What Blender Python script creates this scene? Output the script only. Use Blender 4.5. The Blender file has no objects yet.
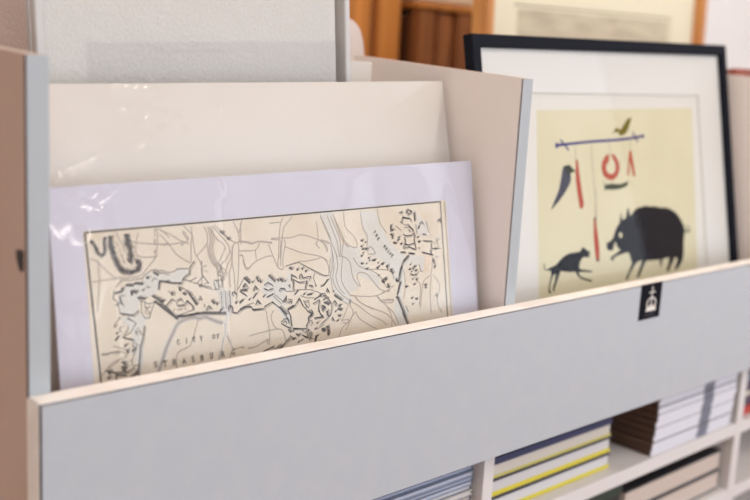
import bpy, bmesh, math, random
from mathutils import Vector, Matrix, noise
C = bpy.context.scene.collection
random.seed(7)
ZO = 1.05          # height of the front panel's top edge above the floor
R = math.radians

# ------------------------------------------------------------------ materials
def mat(name, col, rough=.5, spec=.5, metal=0., coat=0.):
    m = bpy.data.materials.new(name); m.use_nodes = True
    b = m.node_tree.nodes['Principled BSDF']
    b.inputs['Base Color'].default_value = (*col, 1)
    b.inputs['Roughness'].default_value = rough
    b.inputs['Specular IOR Level'].default_value = spec
    b.inputs['Metallic'].default_value = metal
    b.inputs['Coat Weight'].default_value = coat
    return m
def srgb(r, g, b):
    f = lambda v: ((v/255)/12.92 if v/255 <= .04045 else ((v/255+.055)/1.055)**2.4)
    return (f(r), f(g), f(b))
def mottle(m, col2, scale=8., detail=4., lo=.4, hi=.65, stretch=(1, 1, 1), bump=0.):
    nt = m.node_tree; b = nt.nodes['Principled BSDF']
    tc = nt.nodes.new('ShaderNodeTexCoord'); mp = nt.nodes.new('ShaderNodeMapping')
    mp.inputs['Scale'].default_value = stretch
    n = nt.nodes.new('ShaderNodeTexNoise'); n.inputs['Scale'].default_value = scale; n.inputs['Detail'].default_value = detail
    r = nt.nodes.new('ShaderNodeValToRGB')
    r.color_ramp.elements[0].position = lo; r.color_ramp.elements[1].position = hi
    r.color_ramp.elements[0].color = b.inputs['Base Color'].default_value
    r.color_ramp.elements[1].color = (*col2, 1)
    nt.links.new(tc.outputs['Object'], mp.inputs['Vector']); nt.links.new(mp.outputs['Vector'], n.inputs['Vector'])
    nt.links.new(n.outputs['Fac'], r.inputs['Fac']); nt.links.new(r.outputs['Color'], b.inputs['Base Color'])
    if bump:
        bp = nt.nodes.new('ShaderNodeBump'); bp.inputs['Strength'].default_value = bump; bp.inputs['Distance'].default_value = .001
        nt.links.new(n.outputs['Fac'], bp.inputs['Height']); nt.links.new(bp.outputs['Normal'], b.inputs['Normal'])
    return m
def film(name, rough, boost, tint=(1, 1, 1), haze=0.):
    """clear film or glass: see-through with a fresnel reflection"""
    m = bpy.data.materials.new(name); m.use_nodes = True; nt = m.node_tree
    for n in list(nt.nodes): nt.nodes.remove(n)
    o = nt.nodes.new('ShaderNodeOutputMaterial'); mx = nt.nodes.new('ShaderNodeMixShader')
    t = nt.nodes.new('ShaderNodeBsdfTransparent'); t.inputs['Color'].default_value = (*tint, 1)
    g = nt.nodes.new('ShaderNodeBsdfGlossy'); g.inputs['Roughness'].default_value = rough
    fr = nt.nodes.new('ShaderNodeFresnel'); fr.inputs['IOR'].default_value = boost
    ge = nt.nodes.new('ShaderNodeNewGeometry'); su = nt.nodes.new('ShaderNodeMath'); su.operation = 'SUBTRACT'; su.inputs[0].default_value = 1
    mu = nt.nodes.new('ShaderNodeMath'); mu.operation = 'MULTIPLY'
    nt.links.new(ge.outputs['Backfacing'], su.inputs[1]); nt.links.new(su.outputs[0], mu.inputs[0]); nt.links.new(fr.outputs['Fac'], mu.inputs[1])
    nt.links.new(mu.outputs[0], mx.inputs['Fac']); nt.links.new(t.outputs[0], mx.inputs[1]); nt.links.new(g.outputs[0], mx.inputs[2])
    last = mx
    if haze:
        d = nt.nodes.new('ShaderNodeBsdfDiffuse'); d.inputs['Color'].default_value = (.85, .85, .85, 1)
        m2 = nt.nodes.new('ShaderNodeMixShader'); m2.inputs['Fac'].default_value = haze
        nt.links.new(mx.outputs[0], m2.inputs[1]); nt.links.new(d.outputs[0], m2.inputs[2]); last = m2
    nt.links.new(last.outputs[0], o.inputs[0])
    return m
def wrap_material(name, opacity=.72, col=(.74, .71, .69)):
    """milky bubble wrap, finely dimpled, what it covers shows through faintly"""
    m = bpy.data.materials.new(name); m.use_nodes = True; nt = m.node_tree
    b = nt.nodes['Principled BSDF']; o = nt.nodes['Material Output']
    b.inputs['Base Color'].default_value = (*col, 1); b.inputs['Roughness'].default_value = .45
    t = nt.nodes.new('ShaderNodeBsdfTransparent'); mx = nt.nodes.new('ShaderNodeMixShader')
    tc = nt.nodes.new('ShaderNodeTexCoord')
    v = nt.nodes.new('ShaderNodeTexVoronoi'); v.inputs['Scale'].default_value = 230
    n = nt.nodes.new('ShaderNodeTexNoise'); n.inputs['Scale'].default_value = 420; n.inputs['Detail'].default_value = 3
    ma = nt.nodes.new('ShaderNodeMath'); ma.operation = 'MULTIPLY_ADD'; ma.inputs[1].default_value = .16; ma.inputs[2].default_value = opacity-.08
    bp = nt.nodes.new('ShaderNodeBump'); bp.inputs['Strength'].default_value = .45; bp.inputs['Distance'].default_value = .001
    nt.links.new(tc.outputs['Object'], v.inputs['Vector']); nt.links.new(tc.outputs['Object'], n.inputs['Vector'])
    nt.links.new(n.outputs['Fac'], ma.inputs[0]); nt.links.new(ma.outputs[0], mx.inputs['Fac'])
    nt.links.new(v.outputs['Distance'], bp.inputs['Height']); nt.links.new(bp.outputs['Normal'], b.inputs['Normal'])
    nt.links.new(t.outputs[0], mx.inputs[1]); nt.links.new(b.outputs[0], mx.inputs[2]); nt.links.new(mx.outputs[0], o.inputs[0])
    return m
def wood(name, c1, c2, scale=3., stretch=(14, 14, 1), rough=.5):
    return mottle(mat(name, c1, rough), c2, scale, 6, .35, .65, stretch, .15)

M = {}
M['grey_laminate'] = mottle(mat('grey_laminate', srgb(178, 181, 187), .45, .3), srgb(181, 183, 188), 40, 3)
M['white_melamine'] = mottle(mat('white_melamine', srgb(246, 236, 230), .5, .3), srgb(243, 232, 226), 3, 3)
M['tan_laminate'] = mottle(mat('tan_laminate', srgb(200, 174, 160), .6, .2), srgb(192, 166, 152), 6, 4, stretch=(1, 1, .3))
M['cream_band'] = mottle(mat('cream_band', srgb(243, 236, 231), .5), srgb(236, 226, 219), 30, 4)
M['beige_edge'] = mat('beige_edge', srgb(186, 166, 156), .6, .2)
M['dark_joint'] = mat('dark_joint', srgb(58, 46, 48), .7, .2)
M['shelf_white'] = mat('shelf_white', srgb(214, 208, 206), .5)
M['lavender_mat'] = mottle(mat('lavender_mat', srgb(197, 194, 206), .6, .2), srgb(194, 191, 203), 10)
M['cream_board'] = mottle(mat('cream_board', srgb(211, 203, 195), .6, .2), srgb(208, 199, 190), 5)
M['white_board'] = mat('white_board', srgb(232, 224, 216), .6)
M['map_paper'] = mottle(mat('map_paper', srgb(216, 206, 191), .7, .1), srgb(208, 194, 174), 22, 6, .35, .7)
M['wash_blue'] = mat('wash_blue', srgb(203, 199, 191), .7, .2)
M['wash_grey'] = mat('wash_grey', srgb(207, 200, 192), .7, .2)
M['wash_tan'] = mat('wash_tan', srgb(212, 194, 174), .7, .2)
M['ink_road'] = mat('ink_road', srgb(166, 154, 142), .7, .2)
M['ink_thin'] = mat('ink_thin', srgb(108, 100, 94), .7, .2)
M['ink_bold'] = mat('ink_bold', srgb(66, 60, 59), .7, .2)
M['ink_grey'] = mat('ink_grey', srgb(92, 85, 81), .7, .2)
M['ink_canal'] = mat('ink_canal', srgb(182, 179, 178), .7, .2)
M['film'] = film('film', .14, 1.45)
M['film_soft'] = film('film_soft', .1, 1.32)
M['glass'] = film('glass', .01, 1.19)
M['pane'] = film('pane', .0, 1.3)
M['black_frame'] = mat('black_frame', srgb(27, 29, 37), .6, .05)
M['mat_white'] = mat('mat_white', srgb(211, 207, 202), .7, .2)
M['bevel_grey'] = mat('bevel_grey', srgb(196, 190, 182), .7, .1)
M['print_white'] = mat('print_white', srgb(210, 205, 197), .7, .2)
M['print_cream'] = mottle(mat('print_cream', srgb(207, 199, 170), .8, .02), srgb(202, 194, 163), 9, 3)
M['print_black'] = mat('print_black', srgb(30, 28, 33), .9, 0)
M['print_navy'] = mat('print_navy', srgb(62, 52, 116), .9, 0)
M['print_red'] = mat('print_red', srgb(168, 70, 48), .9, 0)
M['print_olive'] = mat('print_olive', srgb(110, 98, 38), .9, 0)
M['print_slate'] = mat('print_slate', srgb(68, 66, 78), .9, 0)
M['print_green'] = mat('print_green', srgb(56, 60, 36), .9, 0)
M['print_grey'] = mat('print_grey', srgb(160, 150, 128), .7, .2)
M['wrap'] = wrap_material('wrap', .70, (.68, .65, .62))
M['wrap_grey'] = wrap_material('wrap_grey', .5, (.85, .80, .79))
M['wrap_white'] = wrap_material('wrap_white', .9, (.86, .84, .86))
M['silver_frame'] = mat('silver_frame', srgb(196, 192, 190), .4)
M['faded_print'] = mat('faded_print', srgb(156, 146, 147), .7)
M['faded_block'] = mat('faded_block', srgb(140, 131, 132), .7)
M['edge_grey'] = mat('edge_grey', srgb(174, 178, 182), .5, .2)
M['faded_ink'] = mat('faded_ink', srgb(40, 38, 42), .7)
M['brown_paper'] = mat('brown_paper', srgb(226, 186, 170), .8)
M['orange_wood'] = wood('orange_wood', srgb(218, 146, 72), srgb(186, 112, 50))
M['dark_wood'] = wood('dark_wood', srgb(166, 104, 60), srgb(118, 70, 40))
M['deep_wood'] = mat('deep_wood', srgb(96, 58, 36), .6)
M['gold_wood'] = wood('gold_wood', srgb(214, 150, 82), srgb(190, 122, 62))
M['red_wood'] = wood('red_wood', srgb(150, 72, 54), srgb(120, 54, 42))
M['sepia'] = mottle(mat('sepia', srgb(206, 194, 170), .7), srgb(186, 172, 150), 14, 5, stretch=(1, 1, 3))
M['old_mat'] = mat('old_mat', srgb(232, 222, 196), .7)
M['pale_plastic'] = mat('pale_plastic', srgb(232, 214, 206), .5)
M['label_black'] = mat('label_black', srgb(26, 26, 32), .7, .03)
M['label_white'] = mat('label_white', srgb(226, 220, 212), .5)
M['label_dim'] = mat('label_dim', srgb(66, 65, 72), .5)
M['label_red'] = mat('label_red', srgb(206, 120, 120), .5)
M['wall_paint'] = mottle(mat('wall_paint', srgb(240, 232, 222), .8), srgb(234, 226, 216), 2)
M['ceiling_paint'] = mat('ceiling_paint', srgb(244, 240, 234), .8)
M['floor_wood'] = wood('floor_wood', srgb(170, 128, 96), srgb(140, 102, 76), 2, (1, 12, 1))
M['white_paint'] = mat('white_paint', srgb(238, 236, 232), .5)
M['metal'] = mat('metal', (.6, .6, .62), .35, .5, 1)
M['dark_metal'] = mat('dark_metal', srgb(52, 42, 40), .5)
def plain(n, r, g, b, rough=.55): M[n] = mat(n, srgb(r, g, b), rough)
plain('pages_white', 200, 197, 198); plain('pages_cream', 206, 198, 188); plain('cover_yellow', 206, 190, 52); plain('cover_dull_yellow', 200, 190, 98)
plain('cover_navy', 44, 50, 88); plain('cover_dark', 48, 48, 56); plain('cover_grey', 190, 192, 206); plain('band_grey', 112, 114, 130)
plain('shaded_brown', 92, 68, 54); plain('cover_black', 34, 34, 40); plain('cover_green', 34, 50, 42); plain('cover_red', 176, 50, 42)
plain('cover_plum', 66, 50, 70); plain('cover_blue', 158, 164, 184); plain('cover_slate', 112, 118, 136); plain('pages_beige', 196, 180, 170); plain('cover_white', 214, 213, 222)

# ------------------------------------------------------------------ mesh helpers
def obj(name, bm, mats, parent=None, smooth=False, recalc=True):
    me = bpy.data.meshes.new(name)
    if recalc: bmesh.ops.recalc_face_normals(bm, faces=bm.faces)
    bm.to_mesh(me); bm.free()
    for m in (mats if isinstance(mats, (list, tuple)) else [mats]): me.materials.append(M[m])
    if smooth:
        for p in me.polygons: p.use_smooth = True
    o = bpy.data.objects.new(name, me); C.objects.link(o)
    if parent: o.parent = parent
    return o
def tag(o, label, cat, group=None):
    o['label'] = label; o['category'] = cat
    if group: o['group'] = group
    return o
def thing(name, label, cat, loc=(0, 0, 0), rot=(0, 0, 0), group=None):
    o = bpy.data.objects.new(name, None); C.objects.link(o)
    o.empty_display_size = .05; o.location = loc; o.rotation_euler = rot
    return tag(o, label, cat, group)
def struct(name, bm, mats, parent=None):
    o = obj(name, bm, mats, parent)
    o['kind'] = 'structure'
    return o
def box(bm, x0, x1, y0, y1, z0, z1, bev=0., mi=0):
    vs = [bm.verts.new((x, y, z)) for x in (x0, x1) for y in (y0, y1) for z in (z0, z1)]
    fs = [bm.faces.new([vs[i] for i in f]) for f in ((0, 1, 3, 2), (4, 6, 7, 5), (0, 4, 5, 1), (2, 3, 7, 6), (0, 2, 6, 4), (1, 5, 7, 3))]
    for f in fs: f.material_index = mi
    if bev:
        es = list({e for f in fs for e in f.edges})
        bmesh.ops.bevel(bm, geom=es, offset=bev, segments=2, profile=.5, affect='EDGES', clamp_overlap=True)
    return fs
def B(x0, x1, y0, y1, z0, z1, bev=0., mi=0):
    bm = bmesh.new(); box(bm, x0, x1, y0, y1, z0, z1, bev, mi); return bm
def prism(bm, pts, axis, a0, a1, bev=0., mi=0):
    """outline pts extruded along an axis: 'x' (pts are y,z), 'y' (pts are x,z)"""
    mk = (lambda p, a: (a, p[0], p[1])) if axis == 'x' else (lambda p, a: (p[0], a, p[1]))
    lo = [bm.verts.new(mk(p, a0)) for p in pts]; hi = [bm.verts.new(mk(p, a1)) for p in pts]
    n = len(pts); fs = [bm.faces.new(lo), bm.faces.new(hi[::-1])]
    for i in range(n): fs.append(bm.faces.new((lo[i], hi[i], hi[(i+1) % n], lo[(i+1) % n])))
    for f in fs: f.material_index = mi
    if bev: bmesh.ops.bevel(bm, geom=list({e for f in fs for e in f.edges}), offset=bev, segments=2, affect='EDGES', clamp_overlap=True)
    return fs
def picture_frame(bm, w, h, d, prof, y_back=0., rebate=.007, bev=.0015, mi=0):
    """mitred frame lying in x,z with its back at y_back and its front at y_back-d; the inner lip is rebated"""
    q = lambda o, y: [bm.verts.new((x, y, z)) for x, z in ((o, o), (w-o, o), (w-o, h-o), (o, h-o))]
    rings = [q(0, y_back), q(0, y_back-d+bev), q(bev, y_back-d), q(prof-bev, y_back-d), q(prof, y_back-d+bev), q(prof, y_back-d+rebate), q(prof, y_back)]
    rings.append(rings[0])
    for a, b in zip(rings, rings[1:]):
        for i in range(4):
            f = bm.faces.new((a[i], a[(i+1) % 4], b[(i+1) % 4], b[i])); f.material_index = mi
def poly(bm, pts, y, mi):
    f = bm.faces.new([bm.verts.new((x, y, z)) for x, z in pts]); f.material_index = mi
    if f.normal.y > 0 or True:
        f.normal_update()
        if f.normal.y > 0: f.normal_flip()
    bmesh.ops.triangulate(bm, faces=[f])
def stroke(bm, pts, w, y, mi):
    """a printed line: flat ribbon following the points"""
    pts = [Vector(p) for p in pts]; out = []
    n = len(pts)
    for i in range(n):
        a = pts[max(i-1, 0)]; b = pts[min(i+1, n-1)]
        d = (b-a); d = d.normalized() if d.length > 1e-9 else Vector((1, 0))
        nn = Vector((-d.y, d.x)); k = 1.
        if 0 < i < n-1:
            e = (pts[i]-a); e = e.normalized() if e.length > 1e-9 else d
            k = 1/max(.55, abs(Vector((-e.y, e.x)).dot(nn)))
        out.append((pts[i]+nn*w*.5*k, pts[i]-nn*w*.5*k))
    vs = [(bm.verts.new((l.x, y, l.y)), bm.verts.new((r.x, y, r.y))) for l, r in out]
    for (a, b), (c, d) in zip(vs, vs[1:]):
        try:
            f = bm.faces.new((a, b, d, c)); f.material_index = mi; f.normal_update()
            if f.normal.y > 0: f.normal_flip()
        except ValueError: pass
def smooth_path(pts, k=3):
    if len(pts) < 3: return pts
    out = []; P = [pts[0]]+list(pts)+[pts[-1]]
    for i in range(1, len(P)-2):
        p0, p1, p2, p3 = P[i-1:i+3]
        for j in range(k):
            t = j/k
            out.append(tuple(.5*(2*p1[a]+(p2[a]-p0[a])*t+(2*p0[a]-5*p1[a]+4*p2[a]-p3[a])*t*t+(3*p1[a]-p0[a]-3*p2[a]+p3[a])*t**3) for a in (0, 1)))
    out.append(pts[-1]); return out
def dup(root, loc=None):
    """copy of a thing with its parts and sub-parts"""
    r = root.copy(); C.objects.link(r)
    if loc: r.location = loc
    for ch in list(root.children):
        c = ch.copy(); C.objects.link(c); c.parent = r
        for g in list(ch.children):
            d = g.copy(); C.objects.link(d); d.parent = c
    return r
LETTER = {
 'C': [[(.9, .75), (.75, .95), (.5, 1), (.25, .9), (.12, .65), (.12, .35), (.25, .1), (.5, 0), (.75, .05), (.92, .25)], [(.9, .98), (.9, .7)]],
 'I': [[(.5, 0), (.5, 1)], [(.25, 0), (.75, 0)], [(.25, 1), (.75, 1)]],
 'T': [[(.5, 0), (.5, 1)], [(.05, 1), (.95, 1)], [(.3, 0), (.7, 0)], [(.05, 1), (.05, .78)], [(.95, 1), (.95, .78)]],
 'Y': [[(.5, 0), (.5, .5), (.12, 1)], [(.5, .5), (.88, 1)], [(.3, 0), (.7, 0)], [(0, 1), (.28, 1)], [(.72, 1), (1, 1)]],
 'O': [[(.5, 0), (.22, .12), (.1, .5), (.22, .88), (.5, 1), (.78, .88), (.9, .5), (.78, .12), (.5, 0)]],
 'F': [[(.25, 0), (.25, 1), (.85, 1), (.85, .8)], [(.25, .52), (.65, .52)], [(.08, 0), (.45, 0)], [(.08, 1), (.25, 1)]],
 'S': [[(.8, .75), (.72, .95), (.5, 1), (.25, .92), (.2, .72), (.35, .56), (.65, .44), (.82, .27), (.74, .07), (.5, 0), (.25, .06), (.18, .28)]],
 'R': [[(.25, 0), (.25, 1), (.6, 1), (.8, .88), (.8, .62), (.6, .5), (.25, .5)], [(.55, .5), (.9, 0)], [(.08, 0), (.42, 0)], [(.08, 1), (.25, 1)], [(.78, 0), (1, 0)]],
 'A': [[(.1, 0), (.5, 1), (.9, 0)], [(.26, .36), (.74, .36)], [(-.03, 0), (.25, 0)], [(.72, 0), (1.03, 0)]],
 'B': [[(.25, 0), (.25, 1), (.6, 1), (.76, .88), (.76, .64), (.6, .53), (.25, .53)], [(.6, .53), (.84, .4), (.84, .14), (.62, 0), (.08, 0)], [(.08, 1), (.25, 1)]],
 'U': [[(.2, 1), (.2, .25), (.35, .03), (.5, 0), (.68, .03), (.82, .25), (.82, 1)], [(.03, 1), (.38, 1)], [(.66, 1), (.98, 1)]],
 'G': [[(.9, .75), (.75, .95), (.5, 1), (.25, .9), (.12, .65), (.12, .35), (.25, .1), (.5, 0), (.75, .05), (.85, .15), (.85, .42), (.6, .42)]],
 'H': [[(.2, 0), (.2, 1)], [(.8, 0), (.8, 1)], [(.2, .5), (.8, .5)], [(.05, 0), (.35, 0)], [(.65, 0), (.95, 0)], [(.05, 1), (.35, 1)], [(.65, 1), (.95, 1)]],
 'E': [[(.82, .78), (.82, 1), (.25, 1), (.25, 0), (.86, 0), (.86, .24)], [(.25, .52), (.65, .52)], [(.08, 0), (.25, 0)], [(.08, 1), (.25, 1)]],
 'N': [[(.18, 0), (.18, 1), (.82, 0), (.82, 1)], [(.03, 0), (.34, 0)], [(.66, 1), (.98, 1)]],
}
def letter(bm, ch, x, z, h, ang, w, y, mi):
    ca, sa = math.cos(ang), math.sin(ang)
    for line in LETTER[ch]:
        pts = []
        for u, v in line:
            px, pz = (u-.5)*h*.8, (v-.5)*h
            pts.append((x+px*ca-pz*sa, z+px*sa+pz*ca))
        stroke(bm, pts, w, y, mi)

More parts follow.
